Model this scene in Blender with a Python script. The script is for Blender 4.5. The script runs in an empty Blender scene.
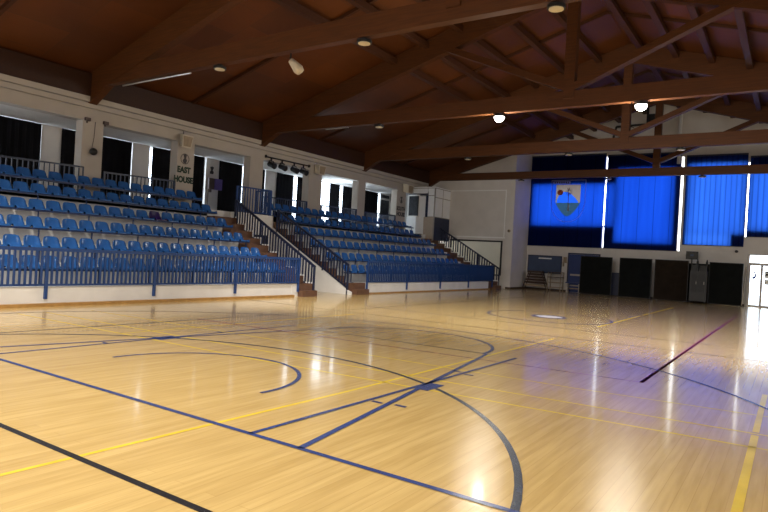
import bpy, math, random
from mathutils import Matrix, Vector
random.seed(7)
S = bpy.context.scene
C = S.collection

# ------------------------------------------------------------------ helpers
class MB:
    """collects vertices and faces for ONE mesh"""
    def __init__(s): s.v = []; s.f = []; s.sm = False
    def add(s, vs, fs):
        n = len(s.v); s.v += [tuple(p) for p in vs]; s.f += [tuple(i + n for i in f) for f in fs]; return s
    def box(s, x0, x1, y0, y1, z0, z1):
        vs = [(x0,y0,z0),(x1,y0,z0),(x1,y1,z0),(x0,y1,z0),(x0,y0,z1),(x1,y0,z1),(x1,y1,z1),(x0,y1,z1)]
        return s.add(vs, [(0,3,2,1),(4,5,6,7),(0,1,5,4),(1,2,6,5),(2,3,7,6),(3,0,4,7)])
    def bar(s, p, q, w, h, up=(0,0,1)):
        p = Vector(p); q = Vector(q); d = (q - p).normalized(); u = Vector(up)
        if abs(d.dot(u)) > .99: u = Vector((1,0,0))
        r = d.cross(u).normalized(); u = r.cross(d).normalized()
        vs = [e + r*a*w/2 + u*b*h/2 for e in (p, q) for a, b in ((-1,-1),(1,-1),(1,1),(-1,1))]
        return s.add(vs, [(0,1,2,3),(7,6,5,4),(0,4,5,1),(1,5,6,2),(2,6,7,3),(3,7,4,0)])
    def tube(s, pts, r, n=8, caps=True):
        pts = [Vector(p) for p in pts]; rings = []
        for i, p in enumerate(pts):
            d = (pts[min(i+1, len(pts)-1)] - pts[max(i-1, 0)]).normalized()
            u = Vector((0,0,1)) if abs(d.z) < .95 else Vector((1,0,0))
            a = d.cross(u).normalized(); b = a.cross(d)
            rr = r[i] if isinstance(r, (list, tuple)) else r
            rings.append([p + (a*math.cos(2*math.pi*k/n) + b*math.sin(2*math.pi*k/n))*rr for k in range(n)])
        vs = [v for g in rings for v in g]; fs = []
        for i in range(len(pts)-1):
            for k in range(n):
                fs.append((i*n+k, i*n+(k+1)%n, (i+1)*n+(k+1)%n, (i+1)*n+k))
        if caps: fs += [tuple(range(n-1,-1,-1)), tuple(range((len(pts)-1)*n, len(pts)*n))]
        return s.add(vs, fs)
    def prism(s, poly, axis, a, b):
        """polygon in the plane across `axis`, extruded from a to b.  axis x: (y,z)  axis y: (x,z)  axis z: (x,y)"""
        def P(q, t):
            return {'x': (t, q[0], q[1]), 'y': (q[0], t, q[1]), 'z': (q[0], q[1], t)}[axis]
        n = len(poly); vs = [P(q, a) for q in poly] + [P(q, b) for q in poly]
        fs = [tuple(range(n-1,-1,-1)), tuple(range(n, 2*n))] + [(i, (i+1)%n, (i+1)%n+n, i+n) for i in range(n)]
        return s.add(vs, fs)
    def build(s, name, m, parent=None, smooth=False):
        me = bpy.data.meshes.new(name); me.from_pydata(s.v, [], s.f)
        import bmesh
        bm = bmesh.new(); bm.from_mesh(me); bmesh.ops.recalc_face_normals(bm, faces=bm.faces[:]); bm.to_mesh(me); bm.free()
        if smooth:
            for p in me.polygons: p.use_smooth = True
        o = bpy.data.objects.new(name, me); C.objects.link(o)
        if m: me.materials.append(m)
        if parent: o.parent = parent
        return o

def tag(o, label=None, cat=None, group=None, kind=None):
    if label: o['label'] = label
    if cat: o['category'] = cat
    if group: o['group'] = group
    if kind: o['kind'] = kind
    return o
def empty(name, loc, label, cat, group=None):
    o = bpy.data.objects.new(name, None); C.objects.link(o); o.location = loc; o.empty_display_size = .1
    return tag(o, label, cat, group)
def rel(o, root):
    """a part built in world coordinates becomes a child of an empty standing at `loc`"""
    o.parent = root; o.matrix_parent_inverse = Matrix.Translation(-Vector(root.location)); return o
def struct(o): o['kind'] = 'structure'; return o
def dup(o, loc=None, parent=None):
    c = o.copy(); C.objects.link(c)
    for k in ('label', 'category', 'group'):
        if k in c: del c[k]
    if loc is not None: c.location = loc
    if parent is not None:
        c.parent = parent; c.matrix_parent_inverse = Matrix.Translation(-Vector(parent.location))
    return c
ORD = ['first','second','third','fourth','fifth','sixth','seventh','eighth','ninth','tenth','eleventh','twelfth','thirteenth',
       'fourteenth','fifteenth','sixteenth','seventeenth','eighteenth','nineteenth','twentieth','twenty-first','twenty-second',
       'twenty-third','twenty-fourth','twenty-fifth','twenty-sixth']

# ------------------------------------------------------------------ materials
def mat(name, col, rough=.6, var=.12, scale=6., spec=.4, metal=0., coat=0., bump=0.):
    m = bpy.data.materials.new(name); m.use_nodes = True; N = m.node_tree.nodes; L = m.node_tree.links
    b = N['Principled BSDF']; b.inputs['Roughness'].default_value = rough; b.inputs['Metallic'].default_value = metal
    b.inputs['Specular IOR Level'].default_value = spec; b.inputs['Coat Weight'].default_value = coat
    tc = N.new('ShaderNodeTexCoord'); nz = N.new('ShaderNodeTexNoise'); nz.inputs['Scale'].default_value = scale
    nz.inputs['Detail'].default_value = 4
    L.new(tc.outputs['Object'], nz.inputs['Vector'])
    r = N.new('ShaderNodeValToRGB'); e = r.color_ramp.elements
    e[0].position = .3; e[1].position = .7
    e[0].color = tuple(c*(1-var) for c in col) + (1,); e[1].color = tuple(min(1, c*(1+var)) for c in col) + (1,)
    L.new(nz.outputs['Fac'], r.inputs['Fac']); L.new(r.outputs['Color'], b.inputs['Base Color'])
    if bump:
        bp = N.new('ShaderNodeBump'); bp.inputs['Strength'].default_value = bump; bp.inputs['Distance'].default_value = .01
        L.new(nz.outputs['Fac'], bp.inputs['Height']); L.new(bp.outputs['Normal'], b.inputs['Normal'])
    return m
def emit(name, col, st):
    m = bpy.data.materials.new(name); m.use_nodes = True; N = m.node_tree.nodes; L = m.node_tree.links
    b = N['Principled BSDF']; b.inputs['Base Color'].default_value = col + (1,)
    b.inputs['Emission Color'].default_value = col + (1,); b.inputs['Emission Strength'].default_value = st
    return m
def wood_beam(name, dark, light):
    m = bpy.data.materials.new(name); m.use_nodes = True; N = m.node_tree.nodes; L = m.node_tree.links
    b = N['Principled BSDF']; b.inputs['Roughness'].default_value = .55; b.inputs['Specular IOR Level'].default_value = .3
    tc = N.new('ShaderNodeTexCoord'); mp = N.new('ShaderNodeMapping'); mp.inputs['Scale'].default_value = (.5, 6, 9)
    nz = N.new('ShaderNodeTexNoise'); nz.inputs['Scale'].default_value = 3; nz.inputs['Detail'].default_value = 5
    r = N.new('ShaderNodeValToRGB'); r.color_ramp.elements[0].color = dark + (1,); r.color_ramp.elements[1].color = light + (1,)
    r.color_ramp.elements[0].position = .3; r.color_ramp.elements[1].position = .75
    L.new(tc.outputs['Object'], mp.inputs['Vector']); L.new(mp.outputs['Vector'], nz.inputs['Vector'])
    L.new(nz.outputs['Fac'], r.inputs['Fac']); L.new(r.outputs['Color'], b.inputs['Base Color'])
    return m
def floor_mat():
    m = bpy.data.materials.new('maple_sports_floor'); m.use_nodes = True; N = m.node_tree.nodes; L = m.node_tree.links
    b = N['Principled BSDF']
    tc = N.new('ShaderNodeTexCoord'); mp = N.new('ShaderNodeMapping'); mp.inputs['Rotation'].default_value = (0, 0, math.pi/2)
    br = N.new('ShaderNodeTexBrick'); br.offset = .37; br.offset_frequency = 3
    br.inputs['Scale'].default_value = 1; br.inputs['Brick Width'].default_value = 7.05; br.inputs['Row Height'].default_value = .1
    br.inputs['Mortar Size'].default_value = .0025; br.inputs['Mortar Smooth'].default_value = .3; br.inputs['Bias'].default_value = -.1
    br.inputs['Color1'].default_value = (.65, .46, .185, 1); br.inputs['Color2'].default_value = (.58, .40, .152, 1)
    br.inputs['Mortar'].default_value = (.52, .345, .13, 1)
    L.new(tc.outputs['Object'], mp.inputs['Vector']); L.new(mp.outputs['Vector'], br.inputs['Vector'])
    m2 = N.new('ShaderNodeMapping'); m2.inputs['Scale'].default_value = (9, .6, 1)
    nz = N.new('ShaderNodeTexNoise'); nz.inputs['Scale'].default_value = 2.2; nz.inputs['Detail'].default_value = 5
    L.new(tc.outputs['Object'], m2.inputs['Vector']); L.new(m2.outputs['Vector'], nz.inputs['Vector'])
    mx = N.new('ShaderNodeMix'); mx.data_type = 'RGBA'; mx.blend_type = 'MULTIPLY'; mx.inputs['Factor'].default_value = .55
    r = N.new('ShaderNodeValToRGB'); r.color_ramp.elements[0].color = (.72, .68, .6, 1); r.color_ramp.elements[1].color = (1, 1, 1, 1)
    r.color_ramp.elements[0].position = .35; r.color_ramp.elements[1].position = .65
    L.new(nz.outputs['Fac'], r.inputs['Fac'])
    L.new(br.outputs['Color'], mx.inputs[6]); L.new(r.outputs['Color'], mx.inputs[7]); L.new(mx.outputs[2], b.inputs['Base Color'])
    b.inputs['Roughness'].default_value = FLOOR_ROUGH; b.inputs['Specular IOR Level'].default_value = FLOOR_SPEC
    b.inputs['Coat Weight'].default_value = .45; b.inputs['Coat Roughness'].default_value = .09
    bn = N.new('ShaderNodeTexNoise'); bn.inputs['Scale'].default_value = 7.0; L.new(tc.outputs['Object'], bn.inputs['Vector'])
    bp = N.new('ShaderNodeBump'); bp.inputs['Strength'].default_value = .02; bp.inputs['Distance'].default_value = .02
    L.new(bn.outputs['Fac'], bp.inputs['Height'])
    return m
def ceiling_mat():
    m = bpy.data.materials.new('plywood_ceiling'); m.use_nodes = True; N = m.node_tree.nodes; L = m.node_tree.links
    b = N['Principled BSDF']; b.inputs['Roughness'].default_value = .5; b.inputs['Specular IOR Level'].default_value = .35
    tc = N.new('ShaderNodeTexCoord')
    br = N.new('ShaderNodeTexBrick'); br.offset = .5; br.inputs['Scale'].default_value = 1
    br.inputs['Brick Width'].default_value = 1.28; br.inputs['Row Height'].default_value = 1.85; br.inputs['Mortar Size'].default_value = .01
    br.inputs['Color1'].default_value = (.128, .037, .0055, 1); br.inputs['Color2'].default_value = (.08, .023, .0035, 1)
    br.inputs['Mortar'].default_value = (.08, .03, .012, 1)
    L.new(tc.outputs['Object'], br.inputs['Vector'])
    nz = N.new('ShaderNodeTexNoise'); nz.inputs['Scale'].default_value = .6; nz.inputs['Detail'].default_value = 4
    L.new(tc.outputs['Object'], nz.inputs['Vector'])
    r = N.new('ShaderNodeValToRGB'); r.color_ramp.elements[0].color = (.6, .55, .5, 1); r.color_ramp.elements[1].color = (1, 1, 1, 1)
    r.color_ramp.elements[0].position = .3; r.color_ramp.elements[1].position = .7
    L.new(nz.outputs['Fac'], r.inputs['Fac'])
    mx = N.new('ShaderNodeMix'); mx.data_type = 'RGBA'; mx.blend_type = 'MULTIPLY'; mx.inputs['Factor'].default_value = .8
    L.new(br.outputs['Color'], mx.inputs[6]); L.new(r.outputs['Color'], mx.inputs[7]); L.new(mx.outputs[2], b.inputs['Base Color'])
    return m
def blind_mat(name, trans, diff, pitch, seam=.45, thr=.985):
    """blue roller cloth: light from behind shines through; vertical seams"""
    m = bpy.data.materials.new(name); m.use_nodes = True; N = m.node_tree.nodes; L = m.node_tree.links
    N.remove(N['Principled BSDF']); out = N['Material Output']
    tc = N.new('ShaderNodeTexCoord'); sx = N.new('ShaderNodeSeparateXYZ'); L.new(tc.outputs['Object'], sx.inputs[0])
    mu = N.new('ShaderNodeMath'); mu.operation = 'MULTIPLY'; mu.inputs[1].default_value = 1/pitch
    L.new(sx.outputs['X'], mu.inputs[0])
    fr = N.new('ShaderNodeMath'); fr.operation = 'FRACT'; L.new(mu.outputs[0], fr.inputs[0])
    pp = N.new('ShaderNodeMath'); pp.operation = 'PINGPONG'; pp.inputs[1].default_value = .5; L.new(fr.outputs[0], pp.inputs[0])
    r = N.new('ShaderNodeValToRGB'); r.color_ramp.elements[0].position = 0; r.color_ramp.elements[1].position = 1 - thr
    r.color_ramp.elements[0].color = tuple(c*seam for c in trans) + (1,); r.color_ramp.elements[1].color = trans + (1,)
    L.new(pp.outputs[0], r.inputs['Fac'])
    nz = N.new('ShaderNodeTexNoise'); nz.inputs['Scale'].default_value = 1.2
    mp = N.new('ShaderNodeMapping'); mp.inputs['Scale'].default_value = (3, 1, .15)
    L.new(tc.outputs['Object'], mp.inputs['Vector']); L.new(mp.outputs['Vector'], nz.inputs['Vector'])
    r2 = N.new('ShaderNodeValToRGB'); r2.color_ramp.elements[0].color = (.75, .75, .8, 1); r2.color_ramp.elements[1].color = (1, 1, 1, 1)
    r2.color_ramp.elements[0].position = .3; r2.color_ramp.elements[1].position = .7
    L.new(nz.outputs['Fac'], r2.inputs['Fac'])
    mx = N.new('ShaderNodeMix'); mx.data_type = 'RGBA'; mx.blend_type = 'MULTIPLY'; mx.inputs['Factor'].default_value = 1
    L.new(r.outputs['Color'], mx.inputs[6]); L.new(r2.outputs['Color'], mx.inputs[7])
    t = N.new('ShaderNodeBsdfTranslucent'); L.new(mx.outputs[2], t.inputs['Color'])
    d = N.new('ShaderNodeBsdfDiffuse'); d.inputs['Color'].default_value = diff + (1,)
    a = N.new('ShaderNodeAddShader'); L.new(t.outputs[0], a.inputs[0]); L.new(d.outputs[0], a.inputs[1])
    L.new(a.outputs[0], out.inputs['Surface'])
    return m
def glass_mat(name, tint=(.9, .95, 1), gl=.08):
    m = bpy.data.materials.new(name); m.use_nodes = True; N = m.node_tree.nodes; L = m.node_tree.links
    N.remove(N['Principled BSDF']); out = N['Material Output']
    t = N.new('ShaderNodeBsdfTransparent'); t.inputs['Color'].default_value = tint + (1,)
    g = N.new('ShaderNodeBsdfGlossy'); g.inputs['Roughness'].default_value = .03
    nz = N.new('ShaderNodeTexNoise'); nz.inputs['Scale'].default_value = 2
    mr = N.new('ShaderNodeMath'); mr.operation = 'MULTIPLY'; mr.inputs[1].default_value = gl*2; L.new(nz.outputs['Fac'], mr.inputs[0])
    mx = N.new('ShaderNodeMixShader'); L.new(mr.outputs[0], mx.inputs[0]); L.new(t.outputs[0], mx.inputs[1]); L.new(g.outputs[0], mx.inputs[2])
    L.new(mx.outputs[0], out.inputs['Surface'])
    return m

FLOOR_ROUGH = .22; FLOOR_SPEC = .5
M = dict(
    floor=floor_mat(), ceil=ceiling_mat(),
    wall=mat('white_painted_wall', (.60, .57, .54), .8, .05, 1.5),
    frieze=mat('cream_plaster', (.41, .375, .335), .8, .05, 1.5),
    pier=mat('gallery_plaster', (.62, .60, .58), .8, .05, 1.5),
    standw=mat('stand_white_paint', (.74, .735, .72), .7, .06, 2),
    step=mat('terracotta_step', (.125, .062, .036), .6, .2, 5),
    skirt=mat('varnished_skirting', (.36, .20, .06), .4, .2, 6),
    beam=wood_beam('brown_truss_timber', (.055, .017, .003), (.095, .030, .005)),
    purlin=wood_beam('dark_purlin_timber', (.042, .013, .004), (.060, .019, .005)),
    plate=wood_beam('wall_plate_timber', (.026, .009, .004), (.04, .014, .005)),
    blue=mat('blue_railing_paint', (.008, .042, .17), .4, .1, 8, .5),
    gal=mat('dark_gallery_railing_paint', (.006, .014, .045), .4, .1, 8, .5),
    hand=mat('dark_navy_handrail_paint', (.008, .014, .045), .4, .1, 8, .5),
    seat=mat('blue_seat_plastic', (.024, .105, .33), .2, .12, 3, .5),
    purple=mat('purple_seat_plastic', (.018, .007, .085), .3, .1, 3, .5),
    sbar=mat('seat_beam_blue', (.012, .035, .13), .4, .1, 8),
    black=mat('black_blind_fabric', (.006, .006, .008), .9, .2, 3, .1),
    board=mat('black_display_fabric', (.007, .008, .008), .9, .2, 3, .1),
    brownb=mat('dark_brown_display_fabric', (.020, .014, .010), .9, .2, 3, .1),
    blackp=mat('black_plastic', (.012, .012, .013), .45, .1, 6),
    white=mat('white_enamel', (.75, .75, .74), .4, .04, 3),
    cream=mat('cream_speaker_plastic', (.52, .47, .38), .5, .08, 6),
    alu=mat('grey_aluminium', (.32, .30, .28), .4, .08, 6, .5, .5),
    green=mat('dark_green_lettering', (.01, .035, .02), .6, .1, 5),
    greyl=mat('grey_lettering', (.06, .055, .06), .6, .1, 5),
    notice=mat('slate_blue_noticeboard', (.045, .07, .14), .7, .1, 4),
    dblue=mat('blue_door_paint', (.012, .035, .16), .5, .1, 4),
    navy=mat('navy_booth_panel', (.02, .028, .07), .5, .1, 4),
    booth=mat('white_booth_panel', (.82, .84, .87), .5, .03, 3),
    beige=mat('beige_booth_panel', (.45, .39, .33), .7, .06, 3),
    curt=mat('dark_curtain', (.035, .04, .05), .8, .4, 7),
    screen=mat('off_white_screen', (.68, .68, .60), .7, .03, 2),
    rust=mat('rusty_brown_steel', (.05, .028, .02), .6, .25, 8),
    tan=mat('tan_tube', (.28, .22, .15), .5, .15, 8),
    grey=mat('grey_cabinet_panel', (.009, .0095, .011), .5, .15, 5),
    purp_box=mat('purple_box_paint', (.09, .06, .26), .5, .15, 5),
    brownbox=mat('brown_box_paint', (.07, .05, .045), .6, .15, 5),
    lblue=mat('blue_court_paint', (.038, .058, .18), .25, .15, 3, .5),
    lblack=mat('black_court_paint', (.020, .020, .024), .25, .2, 3, .5),
    lgrey=mat('slate_court_paint', (.045, .055, .075), .25, .2, 3, .5),
    lyel=mat('yellow_court_paint', (.72, .52, .05), .25, .1, 3, .5),
    lred=mat('red_court_paint', (.30, .055, .11), .25, .15, 3, .5),
    lwhite=mat('white_court_paint', (.70, .66, .66), .25, .1, 3, .5),
    glass=glass_mat('clear_glass'),
    lamp_on=emit('lit_lamp_lens', (1.0, .97, .90), 60.), lamp_off=mat('unlit_lamp_lens', (.65, .58, .42), .3, .05, 5),
    sign=mat('blue_sign_print', (.03, .05, .35), .5, .1, 5), poster=mat('poster_paper', (.75, .78, .78), .6, .1, 8),
    conduit=mat('silver_conduit', (.45, .42, .38), .3, .1, 8, .5, .6),
)
M['blindA'] = blind_mat('blue_blind_cloth', (.0024, .0205, .165), (.003, .006, .035), .80, .25, .97)
M['blindB'] = blind_mat('pleated_blue_blind_cloth', (.0088, .042, .21), (.003, .006, .035), .235, .55, .80)

# ------------------------------------------------------------------ camera
yaw, pitch, roll, fx = -0.59086149, -0.00245704, 0.05646814, 1.5912516
H = 1.555
fwd = Vector((math.sin(yaw)*math.cos(pitch), math.cos(yaw)*math.cos(pitch), math.sin(pitch)))
rt = Vector((math.cos(yaw), -math.sin(yaw), 0)); up = rt.cross(fwd)
r2 = rt*math.cos(roll) + up*math.sin(roll); u2 = -rt*math.sin(roll) + up*math.cos(roll)
cd = bpy.data.cameras.new('camera'); cam = bpy.data.objects.new('camera', cd); C.objects.link(cam)
cam.matrix_world = Matrix(((r2.x, u2.x, -fwd.x, 0), (r2.y, u2.y, -fwd.y, 0), (r2.z, u2.z, -fwd.z, H), (0, 0, 0, 1)))
cd.sensor_width = 36; cd.lens = 18*fx; cd.clip_start = .05; cd.clip_end = 300
S.camera = cam

# ------------------------------------------------------------------ the setting
RX, RZ, SL = -5.93, 10.65, .293            # roof ridge and slope
XL, XR = -22.0, 7.0
Y0, YW, YB = -4.0, 32.9, 35.3              # open near end; white far wall; blind wall
zc = lambda x: RZ - SL*abs(x - RX)
floor = struct(MB().box(XL, XR, Y0, YB + .3, -.2, 0).build('floor', M['floor']))

# ceiling: two sloping boarded planes
c = MB()
for x0, x1 in ((-19.3, RX), (RX, XR + .2)):
    c.add([(x0, Y0, zc(x0)), (x1, Y0, zc(x1)), (x1, YB + .3, zc(x1)), (x0, YB + .3, zc(x0)),
           (x0, Y0, zc(x0) + .15), (x1, Y0, zc(x1) + .15), (x1, YB + .3, zc(x1) + .15), (x0, YB + .3, zc(x0) + .15)],
          [(0,1,2,3),(7,6,5,4),(0,4,5,1),(1,5,6,2),(2,6,7,3),(3,7,4,0)])
struct(c.build('ceiling', M['ceil']))

# right wall (never in the frame, closes the hall)
struct(MB().box(XR, XR + .25, Y0, YB + .3, 0, zc(XR)).build('wall_right', M['wall']))

struct(MB().box(XL, XR, Y0 - .25, Y0, 0, 10.6).build('wall_back', M['wall']))
# far white wall beside the stand, with its return to the blind wall
XS = -13.35
w = MB().prism([(-22.0, 0), (XS, 0), (XS, zc(XS)), (-19.2, zc(-19.2)), (-22.0, zc(-19.2))], 'y', YW, YW + .25)
w.box(XS - .25, XS, YW + .25, YB, 0, zc(XS) - .02)
wfl = struct(w.build('wall_far_left', M['wall']))
# shallow framed recess with a sill
t = MB().box(-17.45, -13.80, YW - .05, YW, 2.86, 2.93).box(-17.45, -13.85, YW - .02, YW, 5.60, 5.66)
t.box(-13.91, -13.85, YW - .02, YW, 2.93, 5.60)
struct(t.build('trim_1', M['white']))

def wall_holes(x0, x1, z0, z1, holes, y0, y1):
    xs = sorted({x0, x1} | {h[0] for h in holes} | {h[1] for h in holes})
    zs = sorted({z0, z1} | {h[2] for h in holes} | {h[3] for h in holes})
    m = MB()
    for i in range(len(xs)-1):
        for j in range(len(zs)-1):
            cx, cz = (xs[i]+xs[i+1])/2, (zs[j]+zs[j+1])/2
            if any(h[0] < cx < h[1] and h[2] < cz < h[3] for h in holes): continue
            m.box(xs[i], xs[i+1], y0, y1, zs[j], zs[j+1])
    return m
# x0, x1, z0, z1 of the far windows; last is the glazed door
WIN = [(-13.2, -8.45, 3.80, 6.25), (-8.40, -5.42, 2.95, 7.05), (-4.80, -2.17, 3.55, 7.2), (-2.04, .6, 3.75, 6.9)]
SLIT = [(-9.04, -8.91, 2.62, 3.80), (-9.04, -8.91, 6.25, 7.75), (-5.17, -5.04, 2.62, 7.6), (-4.80, -2.72, 2.98, 3.55), (-2.13, -2.05, 3.45, 7.2)]     # bright slits between the blinds
DOOR = (-1.93, 0.35, 0.03, 2.58)
w = wall_holes(XS, .8, 0, 7.8, WIN + SLIT + [DOOR], YB, YB + .3)
w.prism([(XS, 7.8), (.8, 7.8), (.8, zc(.8)), (RX, RZ), (XS, zc(XS))], 'y', YB, YB + .3)
w.prism([(.8, 0), (XR, 0), (XR, zc(XR)), (.8, zc(.8))], 'y', YB, YB + .3)
struct(w.build('wall_far_right', M['wall']))
for n, (x0, x1, z0, z1) in enumerate(WIN):
    f = MB()
    for a, b in ((x0, x0 + .06), (x1 - .06, x1)): f.box(a, b, YB + .12, YB + .2, z0, z1)
    for a, b in ((z0, z0 + .06), (z1 - .06, z1)): f.box(x0 + .06, x1 - .06, YB + .12, YB + .2, a, b)
    fr = struct(f.build('window_%d' % (n + 1), M['alu']))
    MB().box(x0 + .06, x1 - .06, YB + .15, YB + .156, z0 + .06, z1 - .06).build('glass_pane', M['glass'], fr)
# glazed double door
x0, x1, z0, z1 = DOOR
d = MB()
for a, b in ((x0, x0 + .1), (x1 - .1, x1)): d.box(a, b, YB - .02, YB + .1, 0, z1)
d.box(x0 + .1, x1 - .1, YB - .02, YB + .1, 2.10, 2.18); d.box(x0 + .1, x1 - .1, YB - .02, YB + .1, z1 - .03, z1); d.box(x0+.1, x1-.1, YB-.02, YB+.1, 0, .03)
dr = struct(d.build('door_1', M['alu']))
for i, (a, b) in enumerate(((-1.83, -1.30), (-1.30, -.77), (-.77, -.24), (-.24, .25))):
    l = MB()
    for p, q in ((a, a + .055), (b - .055, b)): l.box(p, q, YB + .01, YB + .07, .03, 2.10)
    l.box(a + .055, b - .055, YB + .01, YB + .07, .03, .10); l.box(a + .055, b - .055, YB + .01, YB + .07, 2.04, 2.10)
    lf = l.build('door_leaf', M['alu'], dr)
    MB().box(a + .055, b - .055, YB + .035, YB + .041, .10, 2.04).build('glass_pane', M['glass'], lf)
MB().box(-1.83, .25, YB + .035, YB + .041, 2.18, 2.55).build('glass_pane', M['glass'], dr)
# pictogram sign and papers on the glass
sg = MB()
sg.prism([(-1.60 + .055*math.cos(k*math.pi/6), 1.72 + .05*math.sin(k*math.pi/6)) for k in range(12)], 'y', YB + .025, YB + .03)
sg.prism([(-1.70, 1.40), (-1.60, 1.36), (-1.52, 1.48), (-1.53, 1.66), (-1.60, 1.64), (-1.61, 1.50), (-1.69, 1.50)], 'y', YB + .025, YB + .03)
tag(sg.build('door_sign', M['sign']), 'small blue pictogram sign stuck on the left leaf of the glass door', 'sign')
pp = MB().box(-1.17, -.86, YB + .025, YB + .03, 1.45, 1.80)
po = tag(pp.build('poster', M['poster']), 'white paper notice with dark print, upper one on the glass door', 'poster', 'papers on the glass door')
MB().box(-1.13, -.90, YB + .02, YB + .024, 1.58, 1.66).box(-1.13, -.98, YB + .02, YB + .024, 1.72, 1.76).build('print', M['greyl'], po)
pp = MB().box(-1.17, -.86, YB + .025, YB + .03, 1.12, 1.38)
tag(pp.build('poster', M['poster']), 'blank white paper sheet, lower one on the glass door', 'poster', 'papers on the glass door')
# blue double door behind the boards
d = MB().box(-10.86, -10.78, YB - .06, YB, 0, 2.26).box(-9.12, -9.04, YB - .06, YB, 0, 2.26).box(-10.78, -9.12, YB - .06, YB, 2.18, 2.26)
d2 = struct(d.build('door_2', M['navy']))
for a, b in ((-10.78, -9.96), (-9.94, -9.12)):
    l = MB().box(a, b, YB - .045, YB - .003, .01, 2.17).build('door_leaf', M['dblue'], d2)
    MB().box(a + .1, b - .1, YB - .055, YB - .045, .35, .42).box(a + .1, b - .1, YB - .055, YB - .045, .95, 1.05).build('push_bar', M['alu'], l)
# skirting
struct(MB().box(-13.62, XS + .02, YW - .04, YW, 0, .10).box(XS, XS + .04, YW + .01, YB, 0, .10).box(XS + .04, -10.9, YB - .04, YB, 0, .10).box(-9.0, -1.96, YB - .04, YB, 0, .10).build('baseboard_far', M['rust']))

# ------------------------------------------------------------------ left side: gallery
XP = -18.95                                  # front face of pillars and frieze
GZ = 2.855                                   # gallery floor
GX = -17.97
struct(MB().box(-21.9, GX, Y0, YW, GZ - .25, GZ).box(GX, -17.62, 16.1, 18.05, GZ - .25, GZ).build('floor_gallery', M['standw']))
struct(MB().box(-21.95, XP - .41, Y0, YW, 5.375, 5.55).build('ceiling_gallery', M['pier']))
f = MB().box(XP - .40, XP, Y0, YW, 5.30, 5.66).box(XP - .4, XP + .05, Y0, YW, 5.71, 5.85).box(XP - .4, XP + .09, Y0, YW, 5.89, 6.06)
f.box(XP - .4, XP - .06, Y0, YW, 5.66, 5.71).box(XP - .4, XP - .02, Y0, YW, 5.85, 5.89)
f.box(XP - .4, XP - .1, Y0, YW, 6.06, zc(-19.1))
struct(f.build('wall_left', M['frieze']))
struct(MB().box(XP - .1, XP + .12, Y0, YW, 6.06, zc(XP) - .06).build('trim_2', M['plate']))   # timber wall plate
# rear wall of the gallery: glazed bays between plaster piers
XG = -21.7
PIERS = [(3.0, 3.8), (6.9, 7.7), (10.79, 11.56), (14.28, 15.05), (17.90, 18.68), (21.55, 22.38), (25.00, 25.60), (28.49, 29.30), (32.6, 32.9)]
r = MB()
for a, b in PIERS: r.box(XG - .3, XG, a, b, GZ, 5.375)
r.box(XG - .3, XG, Y0, 3.0, GZ, 5.375)
struct(r.build('wall_gallery', M['pier']))
for n in range(len(PIERS) - 1):
    a, b = PIERS[n][1], PIERS[n+1][0]
    f = MB()
    for p, q in ((a, a + .05), (b - .05, b), ((a + b)/2 - .03, (a + b)/2 + .03)): f.box(XG - .2, XG - .12, p, q, GZ, 5.375)
    for p, q in ((GZ, GZ + .08), (5.35, 5.375)): f.box(XG - .2, XG - .12, a, b, p, q)
    fr = struct(f.build('window_%d' % (n + 5), M['white']))
    MB().box(XG - .165, XG - .16, a, b, GZ, 5.375).build('glass_pane', M['glass'], fr)
# window with dark lower panes at the far end of the gallery
BL = [(7.72, 10.74, 'black blind in the first gallery bay at the left edge'),
      (11.45, 14.2, 'black blind between the camera pillar and the EAST HOUSE pillar, left one'),
      (15.12, 17.72, 'black blind showing either side of the EAST HOUSE pillar'),
      (18.58, 19.93, 'black blind right of the purple wall box'),
      (20.06, 21.41, 'narrow black blind left of the stage spotlights'),
      (22.26, 23.47, 'black blind below the stage spotlights, left of the light gap'),
      (23.78, 24.95, 'black blind below the stage spotlights, right of the light gap'),
      (26.47, 27.36, 'black blind right of the widest bright gap in the gallery'),
      (27.64, 28.52, 'black blind left of the brightly lit pillar side'),
      (29.30, 31.25, 'black blind left of the dark paned gallery window')]
for a, b, lab in BL:
    o = MB()
    n = max(2, int((b - a)/.12)); pts = []
    for k in range(n + 1):
        y = a + (b - a)*k/n; pts.append((XG + .07 + (.012 if k % 2 else -.012), y))
    for k in range(n):
        (xa, ya), (xb, yb) = pts[k], pts[k+1]
        o.add([(xa, ya, 2.93), (xb, yb, 2.93), (xb, yb, 5.345), (xa, ya, 5.345)], [(0,1,2,3)])
    bo = o.build('window_blind', M['black'])
    tag(bo, lab, 'blind', 'black blinds along the gallery')
    MB().tube([(XG + .07, a, 5.35), (XG + .07, b, 5.35)], .015, 6).build('head_rail', M['blackp'], bo)
f = MB()
for p, q in ((31.47, 31.55), (32.52, 32.60)): f.box(XG, XG + .08, p, q, GZ, 5.37)
for p, q in ((4.98, 5.10), (5.30, 5.37), (GZ, 3.0)): f.box(XG, XG + .08, 31.55, 32.52, p, q)
fr = struct(f.build('window_14', M['white']))
MB().box(XG + .02, XG + .05, 31.55, 32.52, 3.0, 4.98).box(XG + .02, XG + .05, 31.55, 32.52, 5.10, 5.30).build('dark_pane', M['curt'], fr)

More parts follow.
